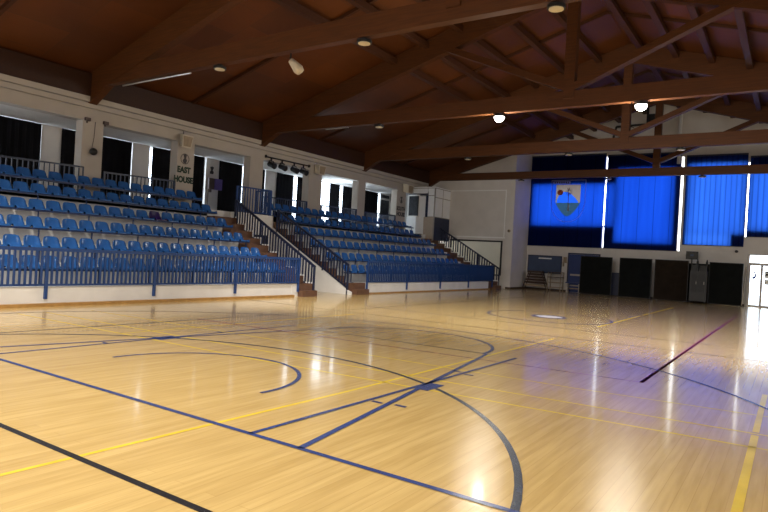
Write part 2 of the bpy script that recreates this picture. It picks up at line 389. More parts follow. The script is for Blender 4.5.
PIL = [(3.2, 3.9, ''), (7.0, 7.7, ''), (10.68, 11.38, 'cream pillar with the small black camera ball'),
       (14.29, 15.05, 'white pillar lettered EAST HOUSE'), (17.90, 18.64, 'white pillar between the landing rail and the stage spotlights'),
       (21.62, 22.56, 'wide white pillar right of the stage spotlights'), (25.52, 26.14, 'white pillar with a bright left side beyond the wide pillar'),
       (29.24, 30.20, 'white pillar lettered SOUTH HOUSE beside the booth')]
for a, b, lab in PIL[2:]:
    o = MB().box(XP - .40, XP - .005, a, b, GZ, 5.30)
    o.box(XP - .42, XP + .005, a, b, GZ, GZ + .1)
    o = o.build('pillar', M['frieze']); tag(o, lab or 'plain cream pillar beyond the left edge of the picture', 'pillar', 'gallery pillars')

# ------------------------------------------------------------------ grandstand blocks
NR = 6; G = .87; RISE = .487; XF = -13.62
def row_x(r): return -13.85 - G*r
def row_z(r): return .84 + RISE*r - (.04 if r else 0)
def tiers(m, y0, y1, xback=GX):
    pr = [(XF, 0), (XF, .42)]
    for r in range(1, 6):
        x = XF - G*r
        pr += [(x, .42 + RISE*(r-1)), (x, .42 + RISE*r)]
    pr[-1] = (GX, pr[-1][1]); pr[-2] = (GX, pr[-2][1])
    pr += [(GX - .02, .42 + RISE*5), (GX - .02, 0)]
    m.prism(pr, 'y', y0, y1)
def steps(m, y0, y1, first=0, front=True, y1f=None):
    if front:
        m.box(XF, XF + .22, y0 + .30, y1f or y1, 0, .20)
    for k in range(first, 11):
        zt = .42 + .2435*(k-1) if k else .30
        xf = XF - .435*(k-1) if k else XF + .001
        if k == 0: continue
        m.box(GX + .0, xf, y0, y1 if k > 1 else (y1f or y1), zt - .2435 if k > 1 else 0, zt)
    return m
YE = 14.98
L = empty('tiered_stand', (XF, 8, 0), 'left concrete stand with white risers, brown stairs at its right end', 'stand', 'tiered stands')
m = MB(); tiers(m, 1.0, YE); m.box(XF - .12, XF + .012, YE - .005, 15.28, 0, .425); rel(m.build('concrete_tier', M['standw']), L)
rel(steps(MB(), YE, 16.03).build('stair', M['step']), L)
m = MB()
for k in range(1, 11):                                   # white stepped stringer beside the stair
    zt = .42 + .2435*(k-1); xf = XF - .435*(k-1)
    m.box(GX, xf + .02, 16.03, 16.10, 0 if k == 1 else zt - .2435, zt + .05)
rel(m.build('stringer', M['standw']), L)
R = empty('tiered_stand', (XF, 25, 0), 'right concrete stand between the open passage and the far white wall', 'stand', 'tiered stands')
m = MB(); tiers(m, 18.40, 30.55); rel(m.build('concrete_tier', M['standw']), R)
m = MB().box(XF, XF + .22, 18.30, 19.1, 0, .20).box(GX, XF, 18.10, 18.40, 0, .42)
m.box(XF - .22, XF + .02, 18.40, 19.1, .2, .425)
for k in range(2, 11):
    zt = .42 + .2435*(k-1); xf = XF - .435*(k-1); m.box(GX, xf, 18.105, 18.40, zt - .2435, zt)
pr = [(XF, 0), (XF, .41)]
for r in range(1, 6): pr += [(XF - G*r + .004, .42 + RISE*(r-1) + .004), (XF - G*r + .004, .42 + RISE*r + .004)]
pr += [(GX + .01, .42 + RISE*4), (GX + .01, 0)]
m.prism([(a, b) for a, b in pr if a > GX], 'y', 18.385, 18.397)
rel(m.build('stair', M['step']), R)
m = MB()
pr = [(XF + .15, 0), (XF + .15, .10)]
pr += [(XF - .05, .18), (XF - .435, .39), (GX + .01, .39 + .56*(-GX - .01 + XF - .435)), (GX + .01, 0)]
m.prism(pr, 'y', 18.03, 18.10); rel(m.build('passage_wall', M['standw']), R)
rel(steps(MB(), 30.55, 31.8, front=False).box(XF, XF + .22, 31.05, 31.8, 0, .2).build('stair', M['step']), R)
m = MB()
for k in range(1, 11):
    zt = .42 + .2435*(k-1); xf = XF - .435*(k-1); m.box(GX, xf + .02, 31.8, 31.87, 0 if k == 1 else zt - .2435, zt + .05)
rel(m.build('stringer', M['standw']), R)
# end of the passage under the landing
struct(MB().box(-17.72, -17.62, 16.10, 18.05, 0, GZ - .25).build('wall_passage', M['standw']))
pd = MB().box(-17.62, -17.58, 16.55, 17.75, 0, 2.05)
struct(pd.build('door_3', M['blackp']))
struct(MB().box(XF, XF + .13, Y0, YE + .02, 0, .07).box(XF, XF + .10, 19.12, 30.58, 0, .05).build('baseboard_left', M['skirt']))

# seats -------------------------------------------------------------
def seat_mesh():
    # profile: (x back from the front lip, z, half width) from the lip to the top of the back
    prof = [(0, -.035, .195), (-.01, 0, .205), (-.10, -.005, .212), (-.22, -.02, .214), (-.32, -.015, .212), (-.385, .03, .208),
            (-.414, .10, .200), (-.434, .175, .188), (-.450, .232, .174), (-.454, .254, .162)]
    nv = 8; m = MB(); n = nv + 1
    def P(i, j, off):
        x, z, w = prof[i]; t = -1 + 2*j/nv; curl = abs(t)**3
        k = i/(len(prof)-1)
        xx = x + (.05*curl if i >= 5 else 0); zz = z + (.03*curl if 1 <= i <= 5 else 0)
        if i >= len(prof) - 2: zz -= .025*abs(t)**4
        # offset gives the shell its thickness
        if i <= 4: return (xx, t*w, zz - off)
        return (xx - off, t*w, zz - off*.3)
    for off in (0, .012): m.v += [P(i, j, off) for i in range(len(prof)) for j in range(n)]
    R_ = len(prof); B = R_*n
    for i in range(R_-1):
        for j in range(nv):
            a = i*n + j; m.f.append((a, a+1, a+n+1, a+n)); m.f.append((B+a, B+a+n, B+a+n+1, B+a+1))
    for j in range(nv):
        m.f.append((j, B+j, B+j+1, j+1)); a = (R_-1)*n + j; m.f.append((a, a+1, B+a+1, B+a))
    for i in range(R_-1):
        a = i*n; m.f.append((a, a+n, B+a+n, B+a)); a = i*n + nv; m.f.append((a, B+a, B+a+n, a+n))
    return m
seat0 = seat_mesh().build('stadium_seat', M['seat'], smooth=True)
seatp = seat_mesh().build('stadium_seat', M['purple'], smooth=True)
ROWN = ['front row', 'second row', 'third row', 'fourth row', 'fifth row', 'top row']
used = [False]
def put_seat(x, y, z, label, group, src=None):
    src = src or seat0
    if src is seat0 and not used[0]: o = seat0; used[0] = True
    elif src is seatp: o = seatp
    else: o = dup(src)
    o.location = (x, y, z); tag(o, label, 'seat', group)
ystart = [5.7, 6.1, 6.5, 6.9, 7.3, 7.7]
for r in range(NR):
    n = int((14.70 - ystart[r])/.455) + 1
    for k in range(n):
        y = 14.70 - .455*k
        if r == 3 and k == 6:
            put_seat(row_x(r), y, row_z(r), 'single dark purple seat in the fourth row of the left stand', 'seats in the left stand, fourth row', seatp)
        else:
            put_seat(row_x(r), y, row_z(r), '%s blue seat from the stairs, %s of the left stand' % (ORD[k], ROWN[r]), 'blue seats in the left stand, ' + ROWN[r])
rend = [30.3, 29.8, 29.8, 29.75, 29.6, 30.1]; rbeg = [18.68, 18.68, 18.66, 18.68, 18.72, 18.80]
for r in range(NR):
    k = 0; y = rbeg[r]
    while y < rend[r] - .15:
        put_seat(row_x(r), y, row_z(r), '%s blue seat from the passage, %s of the right stand' % (ORD[k], ROWN[r]), 'blue seats in the right stand, ' + ROWN[r])
        k += 1; y += .49
for r in range(NR):
    for root, ya, yb in ((L, ystart[r] - .3, 14.95), (R, rbeg[r] - .25, rend[r] + .02)):
        x, z = row_x(r), row_z(r); m = MB().box(x - .30, x - .05, ya, yb, z - .085, z - .034)
        y = ya + .3
        while y < yb:
            m.box(x - .19, x - .16, y - .014, y + .014, .42 + RISE*r, z - .085); m.box(x - .28, x - .07, y - .03, y + .03, .42 + RISE*r, .432 + RISE*r)
            y += 1.4
        rel(m.build('seat_beam', M['sbar']), root)

# railings ------------------------------------------------------------
def railing(name, p0, p1, zt, zb, posts, label, group, mt, post_z=None, pitch=.125, rail=(.05, .05), bal=.022, post_w=.06):
    """straight railing from p0 to p1 (ground points); zt / zb give rail heights at both ends"""
    p0 = Vector((p0[0], p0[1], 0)); p1 = Vector((p1[0], p1[1], 0))
    root = empty(name, (p0.x, p0.y, zb[0]), label, 'railing', group)
    A = lambda t, z: p0.lerp(p1, t) + Vector((0, 0, z[0] + (z[1]-z[0])*t))
    rel(MB().bar(A(0, zt), A(1, zt), rail[0], rail[1]).build('top_rail', mt), root)
    rel(MB().bar(A(0, zb), A(1, zb), .04, .045).build('bottom_rail', mt), root)
    for t in posts:
        a, b = A(t, zt), A(t, zb); z0 = b.z - .02 if post_z is None else (post_z(t) if callable(post_z) else post_z)
        rel(MB().box(a.x - post_w/2, a.x + post_w/2, a.y - post_w/2, a.y + post_w/2, z0, a.z + .01).build('post', mt), root)
    n = int((p1 - p0).length/pitch); b0 = None
    slope = abs(zt[1] - zt[0]) > .01 
    for k in range(1, n):
        t = k/n
        if any(abs(t - q)*(p1-p0).length < .05 for q in posts): continue
        a, b = A(t, zb), A(t, zt)
        if b0 is None:
            b0 = MB().box(-bal/2, bal/2, -bal/2, bal/2, 0, b.z - a.z).build('baluster', mt)
            b0.location = a; o = b0; rel(o, root)
        else: o = dup(b0, a, root)
    return root
XRL = XF + .035
railing('front_railing', (XRL, 4.2), (XRL, 15.28), (1.25, 1.25), (.47, .47), [.01, .255, .502, .75, .997], 'long blue railing along the front of the left stand', 'blue front railings', M['blue'], post_z=.16, pitch=.112, bal=.04, rail=(.05, .075))
railing('front_railing', (XRL, 19.15), (XRL, 31.0), (1.25, 1.25), (.47, .47), [.003, .25, .5, .75, .997], 'long blue railing along the front of the right stand', 'blue front railings', M['blue'], post_z=.12, pitch=.125, bal=.04, rail=(.05, .075))
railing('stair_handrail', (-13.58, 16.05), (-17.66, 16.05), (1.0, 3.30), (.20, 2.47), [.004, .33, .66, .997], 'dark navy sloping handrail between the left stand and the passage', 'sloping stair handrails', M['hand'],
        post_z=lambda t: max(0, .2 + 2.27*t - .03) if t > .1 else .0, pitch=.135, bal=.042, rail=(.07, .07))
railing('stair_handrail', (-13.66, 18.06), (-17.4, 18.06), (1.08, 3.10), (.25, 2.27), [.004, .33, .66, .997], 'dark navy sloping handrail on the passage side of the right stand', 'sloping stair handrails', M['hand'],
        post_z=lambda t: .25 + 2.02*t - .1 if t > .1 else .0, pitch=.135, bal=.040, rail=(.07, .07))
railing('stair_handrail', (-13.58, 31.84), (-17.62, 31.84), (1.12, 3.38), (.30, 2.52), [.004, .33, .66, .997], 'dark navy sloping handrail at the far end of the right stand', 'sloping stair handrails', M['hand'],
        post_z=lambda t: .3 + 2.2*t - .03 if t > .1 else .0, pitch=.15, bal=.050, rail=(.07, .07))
railing('landing_railing', (-17.66, 16.08), (-17.66, 17.88), (3.83, 3.86), (2.90, 2.92), [.01, .99], 'blue upright railing on the landing above the passage', None, M['blue'], post_z=GZ - .3, pitch=.135, bal=.03)
railing('landing_railing', (-17.66, 17.92), (-18.55, 17.92), (3.86, 3.86), (2.92, 2.92), [.02, .97], 'short blue side railing running back from the landing', None, M['blue'], post_z=GZ, pitch=.12, bal=.03)
GR = [(7.72, 10.80, 'gallery railing left of the camera pillar', .15), (11.48, 14.27, 'gallery railing between the camera pillar and the EAST HOUSE pillar', .15),
      (18.69, 21.60, 'gallery railing below the stage spotlights', .14), (22.58, 25.50, 'gallery railing in front of the brightest gallery window', .11),
      (26.16, 29.22, 'gallery railing in front of the dark paned window', .11)]
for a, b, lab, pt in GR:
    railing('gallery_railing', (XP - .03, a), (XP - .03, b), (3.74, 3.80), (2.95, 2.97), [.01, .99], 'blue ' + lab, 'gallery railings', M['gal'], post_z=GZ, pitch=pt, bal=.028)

# ------------------------------------------------------------------ roof timbers
def truss(y, label, tz=6.35, td=.49):
    root = empty('roof_truss', (RX, y, 6.3), label, 'roof truss', 'timber roof trusses')
    hw = .13
    zb = lambda x: zc(x) - .78
    for sgn, xe in ((-1, XP), (1, XR)):
        xe = xe - sgn*(-.02 if sgn < 0 else .02); pl = [(RX, zb(RX)), (xe - sgn*.9, zb(xe - sgn*.9)), (xe, 5.80), (xe, zc(xe) - .02), (RX, zc(RX) - .02)]
        rel(MB().prism(pl, 'y', y - hw, y + hw).build('rafter', M['beam']), root)
    rel(MB().box(XP + .35, XR - .35, y - .11, y + .11, tz, tz + td).build('tie_beam', M['beam']), root)
    rel(MB().box(RX - .16, RX + .16, y - .145, y + .145, 6.60, RZ - .5).build('king_post', M['beam']), root)
    for s_ in (-1, 1):
        rel(MB().bar((RX + s_*.12, y, 6.95), (RX + s_*4.45, y, 8.80), .2, .30, (0, 1, 0)).build('strut', M['beam']), root)
    return root
YT = [-3.7, 3.7, 10.95, 18.5, 25.9, 32.72]
TN = ['roof truss behind the viewpoint', 'roof truss just above the viewpoint', 'nearest roof truss, crossing the top of the picture', 'second roof truss, carrying the two lit lamps',
      'third roof truss, beyond the lit lamps', 'farthest roof truss, in front of the blue blinds']
for y, n in zip(YT[2:], TN[2:]):
    if y > 30: truss(y, 'brown timber ' + n, 6.23, .40)
    else: truss(y, 'brown timber ' + n)
ppos = [('left', d) for d in (1.17, 2.47, 3.8, 5.1, 6.4)] + [('right', d) for d in (.5, 1.75, 3.0, 4.25, 5.5, 6.75, 8.0, 9.25, 10.5)]
for side, d in ppos:
    x = RX + (-d if side == 'left' else d); n = [q for q in ppos if q[0] == side].index((side, d))
    m = MB().box(x - .10, x + .10, Y0, YB, zc(x) - .33, zc(x) - .125)
    # cut back at the far white wall on the left
    if x < XS: m = MB().box(x - .10, x + .10, Y0, YW, zc(x) - .33, zc(x) - .125)
    tag(m.build('purlin', M['purlin']), 'dark brown purlin under the %s roof slope, %s from the ridge' % (side, ORD[n]), 'purlin', 'purlins under the roof')
for i, y in enumerate((7.4, 14.8, 22.2, 29.6)):
    for side, xe in (('left', XP), ('right', XR)):
        sg_ = -1 if side == 'left' else 1
        m = MB().prism([(RX, RZ - .12), (xe, zc(xe) - .12), (xe, zc(xe) - .005), (RX, RZ - .005)], 'y', y - .05, y + .05)
        tag(m.build('common_rafter', M['purlin']), 'thin dark rafter on the %s roof slope, %s' % (side, ['nearest the viewpoint', 'between the nearest and second trusses', 'between the second and third trusses', 'between the two farthest trusses'][i]), 'rafter', 'thin rafters between trusses')

# ------------------------------------------------------------------ lamps
def ring(m, cx, cy, r, z0, z1, n=20):
    return m.prism([(cx + r*math.cos(2*math.pi*k/n), cy + r*math.sin(2*math.pi*k/n)) for k in range(n)], 'z', z0, z1)
LX = [-12.95, -8.2, -3.85]
LAB = {2: 'nearest truss', 3: 'second truss', 4: 'third truss', 5: 'farthest truss'}
POS = ['leftmost one', 'middle one', 'rightmost one']
for ti in (2, 3, 4, 5):
    for li, x in enumerate(LX):
        y = YT[ti]; on = ti == 3 and li in (1, 2)
        zo = -.12 if ti == 5 else 0
        root = empty('ceiling_lamp', (x, y, 6.35 + zo), ('brightly lit round lamp, %s of the two glowing under the second truss' % ('left' if li == 1 else 'right')) if on
                     else 'unlit round black lamp under the %s, %s' % (LAB[ti], POS[li]), 'lamp', 'lit ceiling lamps' if on else 'unlit ceiling lamps')
        rel(ring(ring(MB(), x, y, .17, 6.24 + zo, 6.30 + zo), x, y, .07, 6.30 + zo, 6.35 + zo).build('housing', M['blackp']), root)
        lens = ring(MB(), x, y, .135, 6.225 + zo, 6.245 + zo)
        if on: lens = MB().tube([(x, y, 6.245 - .17*math.sin(k*math.pi/12)) for k in range(7)], [.165*math.cos(k*math.pi/12) + .002 for k in range(7)], 16)
        rel(lens.build('lens', M['lamp_on' if on else 'lamp_off']), root)
        if on:
            ld = bpy.data.lights.new('lamp_and_fill_light', 'POINT'); ld.energy = 300; ld.color = (1, .93, .82); ld.shadow_soft_size = .16
            lo = bpy.data.objects.new('lamp_and_fill_light', ld); C.objects.link(lo); lo.location = (x, y, 5.98)
# white horn speakers under the nearest and second trusses
def horn(x, y, z, rz, label):
    root = empty('horn_speaker', (x, y, z), label, 'loudspeaker', 'white speakers under the roof')
    m = MB().tube([(0, 0, -.05), (0, -.09, -.14), (0, -.20, -.26), (0, -.26, -.33)], [.07, .10, .13, .10], 12)
    h = m.build('horn_body', M['cream'], root, smooth=True)
    MB().tube([(0, 0, .12), (0, 0, -.08)], .02, 8).bar((-.08, 0, -.02), (.08, 0, -.02), .03, .03).build('bracket', M['blackp'], root)
    root.rotation_euler = (0, 0, rz)
horn(-10.45, 11.0, 6.22, math.radians(124), 'cream speaker hanging under the nearest truss')
horn(-2.45, 14.8, 9.3, math.radians(20), 'cream speaker on the thin rafter at the top edge')
tag(MB().tube([(-17.4, 11.0, 6.29), (-15.9, 11.0, 6.30), (-14.2, 11.0, 6.30)], .025, 8).build('cable_conduit', M['conduit']), 'silver conduit along the underside of the nearest truss at left', 'conduit')
tag(MB().tube([(-15.4, 18.4, 6.30), (-14.3, 18.4, 6.30)], .022, 8).build('cable_conduit', M['conduit']), 'short silver conduit under the left end of the second truss', 'conduit')

# ------------------------------------------------------------------ lettering, badges
def text_mesh(txt, size, name, m, origin, ex, ey, align='CENTER', parent=None, bold=0):
    cu = bpy.data.curves.new(name, 'FONT'); cu.body = txt; cu.size = size; cu.align_x = align; cu.extrude = .004; cu.offset = bold
    t = bpy.data.objects.new(name, cu); C.objects.link(t)
    bpy.context.view_layer.update()
    me = bpy.data.meshes.new_from_object(t.evaluated_get(bpy.context.evaluated_depsgraph_get()))
    bpy.data.objects.remove(t)
    o = bpy.data.objects.new(name, me); C.objects.link(o); me.materials.clear(); me.materials.append(m)
    ex = Vector(ex); ey = Vector(ey); ez = ex.cross(ey)
    o.matrix_world = Matrix(((ex.x, ey.x, ez.x, origin[0]), (ex.y, ey.y, ez.y, origin[1]), (ex.z, ey.z, ez.z, origin[2]), (0, 0, 0, 1)))
    return o
XT = XP + .004
def letters(words, yc, zs, size, m, label):
    root = empty('wall_lettering', (XT, yc, zs[-1]), label, 'lettering')
    for wd, z in zip(words, zs):
        o = text_mesh(wd, size, 'word', m, (XT, yc, z), (0, .88, 0), (0, 0, 1), bold=.016); mw = o.matrix_world.copy()
        o.parent = root; o.matrix_parent_inverse = Matrix.Translation(-Vector(root.location)); 
def badge(yc, zc_, r, m, label):
    b = MB()
    for k in range(24):
        a0, a1 = 2*math.pi*k/24, 2*math.pi*(k+.8)/24
        b.add([(XT, yc + rr*math.cos(a), zc_ + rr*math.sin(a)) for rr, a in ((r, a0), (r, a1), (r*.82, a1), (r*.82, a0))], [(0,1,2,3)])
    b.prism([(yc - .05, zc_ - .16), (yc + .05, zc_ - .16), (yc + .1, zc_ - .05), (yc + .05, zc_ + .02), (yc + .07, zc_ + .15), (yc, zc_ + .19), (yc - .07, zc_ + .14), (yc - .03, zc_ + .02), (yc - .1, zc_ - .06)], 'x', XT - .002, XT + .002)
    tag(b.build('wall_badge', m), label, 'badge')
letters(('EAST', 'HOUSE'), 14.61, (4.17, 3.81), .30, M['green'], 'dark green EAST HOUSE lettering on a white pillar')
badge(14.63, 4.68, .20, M['greyl'], 'round grey badge above the EAST HOUSE lettering')
letters(('SOUTH', 'HOUSE'), 29.72, (4.14, 3.82), .31, M['greyl'], 'dark grey SOUTH HOUSE lettering on the pillar by the booth')
badge(29.72, 4.75, .20, M['greyl'], 'round grey badge above the SOUTH HOUSE lettering')

# wall speakers
def wall_speaker(y, z, w, h, lean, label):
    root = empty('wall_speaker', (XP, y, z - h/2), label, 'loudspeaker', 'box speakers on the pillars')
    hw = w/2
    vs = [(XP + .08, y - hw*.75, z - h/2), (XP + .08, y + hw*.75, z - h/2), (XP + .08, y + hw*.8, z + h/2), (XP + .08, y - hw*.8, z + h/2),
          (XP + .30, y - hw*.8 + lean, z - h/2 - .06), (XP + .30, y + hw*.8 + lean, z - h/2 - .06), (XP + .36, y + hw + lean, z + h/2 - .05), (XP + .36, y - hw + lean, z + h/2 - .05)]
    rel(MB().add(vs, [(0,1,2,3),(7,6,5,4),(0,4,5,1),(1,5,6,2),(2,6,7,3),(3,7,4,0)]).build('cabinet', M['cream']), root)
    a, b, c_, d = [Vector(v) for v in vs[4:]]; n = (b - a).cross(d - a).normalized(); n = n if n.x > 0 else -n
    q = [a.lerp(c_, .1), b.lerp(d, .1), c_.lerp(a, .1), d.lerp(b, .1)]
    rel(MB().add([p + n*.006 for p in q], [(0,1,2,3)]).build('grille', M['tan']), root)
    rel(MB().box(XP - .0, XP + .09, y - .04, y + .04, z - .05, z + .05).build('bracket', M['alu']), root)
    rel(MB().tube([(XP + .015, y, z + h/2), (XP + .015, y, 5.69)], .012, 6).build('cable', M['greyl']), root)
wall_speaker(14.50, 5.33, .50, .44, -.05, 'cream box speaker on the EAST HOUSE pillar')
wall_speaker(22.1, 5.40, .52, .42, .05, 'cream box speaker on the wide pillar right of the stage spotlights')
wall_speaker(29.95, 5.46, .62, .46, .2, 'cream box speaker above the SOUTH HOUSE lettering')
# camera ball on the first pillar and little floodlights at its head
root = empty('camera_ball', (XP, 11.02, 4.2), 'small black camera ball hanging on a wire on the cream pillar', 'camera')
b = MB(); n = 10
for i in range(6): pass
b.tube([(XP + .10, 11.02, 4.33 + .12*math.cos(math.pi*i/8)) for i in range(9)], [max(.012, .12*math.sin(math.pi*i/8)) for i in range(9)], 12)
rel(b.build('dome', M['blackp'], smooth=True), root)
rel(MB().tube([(XP + .03, 11.0, 4.42), (XP + .02, 11.06, 4.8), (XP + .02, 11.08, 5.30)], .009, 6).build('wire', M['greyl']), root)
for y, lab in ((10.80, 'tiny dark floodlight at the left top corner of the cream pillar'), (11.42, 'tiny dark floodlight at the right top corner of the cream pillar')):
    o = MB().box(XP, XP + .10, y - .08, y + .08, 5.28, 5.38).box(XP, XP + .04, y - .02, y + .02, 5.22, 5.28).build('floodlight', M['brownbox']); tag(o, lab, 'floodlight', 'tiny floodlights on the cream pillar')
# stage lights
root = empty('lighting_bar', (XP, 20.1, 5.45), 'black lighting bar across the gallery opening, holding four spotlights', 'lighting bar')
rel(MB().tube([(XP + .06, 18.70, 5.44), (XP + .06, 21.58, 5.46)], .03, 8).build('bar', M['blackp']), root)
rel(MB().box(XP, XP + .08, 18.70, 18.76, 5.40, 5.52).box(XP, XP + .08, 21.50, 21.56, 5.40, 5.52).build('clamp', M['blackp']), root)
for y, lab in ((19.05, 'leftmost'), (19.72, 'second from left'), (20.50, 'third from left'), (21.12, 'rightmost')):
    root = empty('stage_spotlight', (XP + .06, y, 5.40), 'black stage spotlight on the lighting bar, %s of four' % lab, 'spotlight', 'stage spotlights')
    rel(MB().box(XP + .04, XP + .08, y - .03, y + .03, 5.32, 5.45).bar((XP + .06, y - .13, 5.30), (XP + .06, y + .13, 5.30), .02, .04).bar((XP + .06, y - .13, 5.31), (XP + .06, y - .13, 5.12), .02, .03).bar((XP + .06, y + .13, 5.31), (XP + .06, y + .13, 5.12), .02, .03).build('yoke', M['blackp']), root)
    rel(MB().tube([(XP - .12, y, 5.20), (XP - .06, y, 5.18), (XP + .12, y, 5.12), (XP + .28, y, 5.06)], [.06, .11, .11, .13], 12).build('lamp_body', M['blackp'], smooth=False), root)
# purple box and pictogram on the rear pier
root = empty('wall_box', (XG, 18.34, 4.0), 'purple and brown wall box on the rear gallery pier', 'box')
rel(MB().box(XG, XG + .15, 17.98, 18.28, 4.02, 4.50).build('brown_side', M['brownbox']), root)
rel(MB().box(XG, XG + .18, 18.28, 18.70, 4.02, 4.50).build('purple_door', M['purp_box']), root)
rel(MB().box(XG, XG + .08, 18.05, 18.2, 3.88, 4.02).tube([(XG + .04, 18.05, 3.9), (XG + .04, 18.02, GZ)], .02, 6).build('conduit', M['brownbox']), root)
o = MB().prism([(18.12, 4.70), (18.30, 4.70), (18.32, 4.80), (18.26, 4.86), (18.32, 5.0), (18.22, 5.04), (18.12, 5.0), (18.18, 4.86), (18.12, 4.80)], 'x', XG, XG + .02).build('wall_sign', M['blackp'])
tag(o, 'small black pictogram on the pier above the purple box', 'sign')

# ------------------------------------------------------------------ booth at the far end of the gallery
YBo = 31.0; XBo = -17.45
B = empty('commentary_booth', (XBo, YBo, GZ), 'white panelled booth with navy base at the far end of the gallery', 'booth')
zt = 5.60
for nm, mt, (x0, x1, z0, z1) in (('beige_panel', 'beige', (-18.15, XBo, GZ, 3.88)), ('lower_wall_panel', 'booth', (XP - .38, -18.15, GZ, 3.88)),
                                 ('white_panel', 'booth', (-17.90, XBo - .04, 3.92, 5.12)), ('white_panel', 'booth', (-17.90, XBo - .04, 5.16, zt - .04)),
                                 ('white_panel', 'booth', (XP - .30, -17.96, 5.28, zt - .04))):
    rel(MB().box(x0, x1 - .002, YBo, YBo + .05, z0, z1).build(nm, M[mt]), B)
rel(MB().box(XP - .35, -18.50, YBo - .01, YBo + .06, 5.12, 5.20).box(XP - .35, XP - .27, YBo - .01, YBo + .06, 3.88, 5.12).box(-18.54, -18.48, YBo - .01, YBo + .06, 3.88, 5.12).box(XP - .27, -18.54, YBo - .01, YBo + .06, 3.88, 3.95).build('window_frame', M['white']), B)
rel(MB().box(XP - .27, -18.54, YBo + .02, YBo + .04, 3.95, 5.12).build('curtain', M['curt']), B)
rel(MB().box(-18.47, -18.08, YBo + .01, YBo + .04, 3.88, 5.10).build('door_panel', M['booth']), B)
rel(MB().box(-18.05, -17.93, YBo - .01, YBo + .06, 3.88, 5.16).box(XP - .3, -17.93, YBo - .01, YBo + .06, 5.20, 5.26).build('door_frame', M['navy']), B)
# side towards the hall
rel(MB().box(-17.96, XBo - .06, YBo + .002, YBo + .05, 2.5, GZ).build('base_panel', M['beige']), B)
rel(MB().box(XBo - .05, XBo, YBo + .04, YW, 2.55, 3.88).build('navy_panel', M['navy']), B)
for a, b, z0, z1 in ((YBo + .05, 31.93, 3.92, 5.02), (31.98, YW - .01, 3.92, 5.02), (YBo + .05, 31.93, 5.06, zt - .04), (31.98, YW - .01, 5.06, zt - .04)):
    rel(MB().box(XBo - .05, XBo - .005, a, b, z0, z1).build('white_panel', M['booth']), B)
rel(MB().box(XBo - .06, XBo + .005, YBo - .005, YBo + .05, 2.55, zt).box(XBo - .05, XBo + .0, 31.93, 31.98, 3.88, zt).box(XBo - .05, XBo, YBo + .05, YW, 3.88, 3.92)
    .box(XBo - .05, XBo, YBo + .05, YW, 5.02, 5.06).box(XBo - .05, XBo, YBo + .05, YW, zt - .04, zt).box(-17.9, XBo, YBo, YBo + .05, 3.88, 3.92).box(-17.9, XBo, YBo, YBo + .05, 5.12, 5.16).box(XP - .3, XBo, YBo, YBo + .05, zt - .04, zt).build('mullion', M['alu']), B)
rel(MB().box(XP - .38, XBo, YBo, YW, zt, zt + .05).build('roof_panel', M['booth']), B)

# ------------------------------------------------------------------ far wall furniture
s = empty('projection_screen', (-15.6, YW, .75), 'pale screen with a thick black frame low on the far white wall', 'screen')
rel(MB().box(-17.2, -14.00, YW - .035, YW - .004, .76, 2.66).build('screen_surface', M['screen']), s)
rel(MB().box(-17.3, -13.93, YW - .06, YW, 2.63, 2.72).box(-14.02, -13.93, YW - .06, YW, .72, 2.63).box(-17.3, -17.22, YW - .06, YW, .72, 2.63).box(-17.22, -14.02, YW - .06, YW, .70, .77).build('screen_frame', M['blackp']), s)
root = empty('alarm_bell', (-13.58, YW, 3.3), 'small round dark alarm bell on the far white wall', 'alarm')
rel(MB().tube([(-13.58, YW, 3.3), (-13.58, YW - .06, 3.3), (-13.58, YW - .09, 3.3)], [.09, .09, .05], 14).build('bell', M['tan']), root)
rel(MB().box(-13.62, -13.54, YW - .10, YW - .09, 3.27, 3.33).build('striker', M['blackp']), root)
# noticeboard
nb = empty('noticeboard', (-12.25, YB, 1.0), 'slate blue noticeboard on the far wall above the folded bench', 'noticeboard')
rel(MB().box(-13.20, -11.25, YB - .03, YB - .003, 1.03, 2.02).build('felt', M['notice']), nb)
f = MB().box(-13.25, -11.20, YB - .045, YB, 1.98, 2.04).box(-13.25, -11.20, YB - .045, YB, .99, 1.04)
f.box(-13.25, -13.19, YB - .045, YB, 1.04, 1.98).box(-11.26, -11.20, YB - .045, YB, 1.04, 1.98)
rel(f.build('frame', M['navy']), nb)
rel(MB().box(-12.6, -11.82, YB - .04, YB - .03, 1.83, 1.90).build('title_strip', M['poster']), nb)
sh = MB().box(-11.12, -10.90, YB - .2, YB, 1.66, 1.70).box(-11.10, -11.06, YB - .18, YB, 1.45, 1.66).box(-11.1, -10.92, YB - .1, YB, 1.70, 2.0)
tag(sh.build('wall_dispenser', M['tan']), 'small tan bracket between the noticeboard and the blue door', 'bracket')
# folded A-frame bench stack and tube table
fb = empty('folded_bench', (-12.52, 34.7, 0), 'rusty brown A-shaped folded bench stack under the noticeboard', 'bench')
for s_ in (-1, 1):
    rel(MB().tube([(-12.52 + s_*.72, 34.55, 0), (-12.52 + s_*.62, 34.55, .35), (-12.52 + s_*.38, 34.6, 1.05)], .03, 8).tube([(-12.52 + s_*.72, 34.95, 0), (-12.52 + s_*.38, 34.9, 1.05)], .03, 8).build('leg', M['rust']), fb)
for z, hw in ((.26, .64), (.42, .60), (.58, .56), (.74, .50), (.90, .44), (1.05, .42)):
    rel(MB().box(-12.52 - hw, -12.52 + hw, 34.56, 34.92, z - .055, z + .055).build('slat', M['rust' if z > .3 else 'tan']), fb)
tf = empty('tube_table', (-11.3, 34.75, 0), 'tan tubular table frame between the folded bench and the blue door', 'table frame')
for x in (-11.72, -10.98):
    for y in (34.5, 35.0): rel(MB().tube([(x, y, 0), (x, y, .80), (x + .03, y, 1.10)], .025, 8).build('leg', M['tan']), tf)
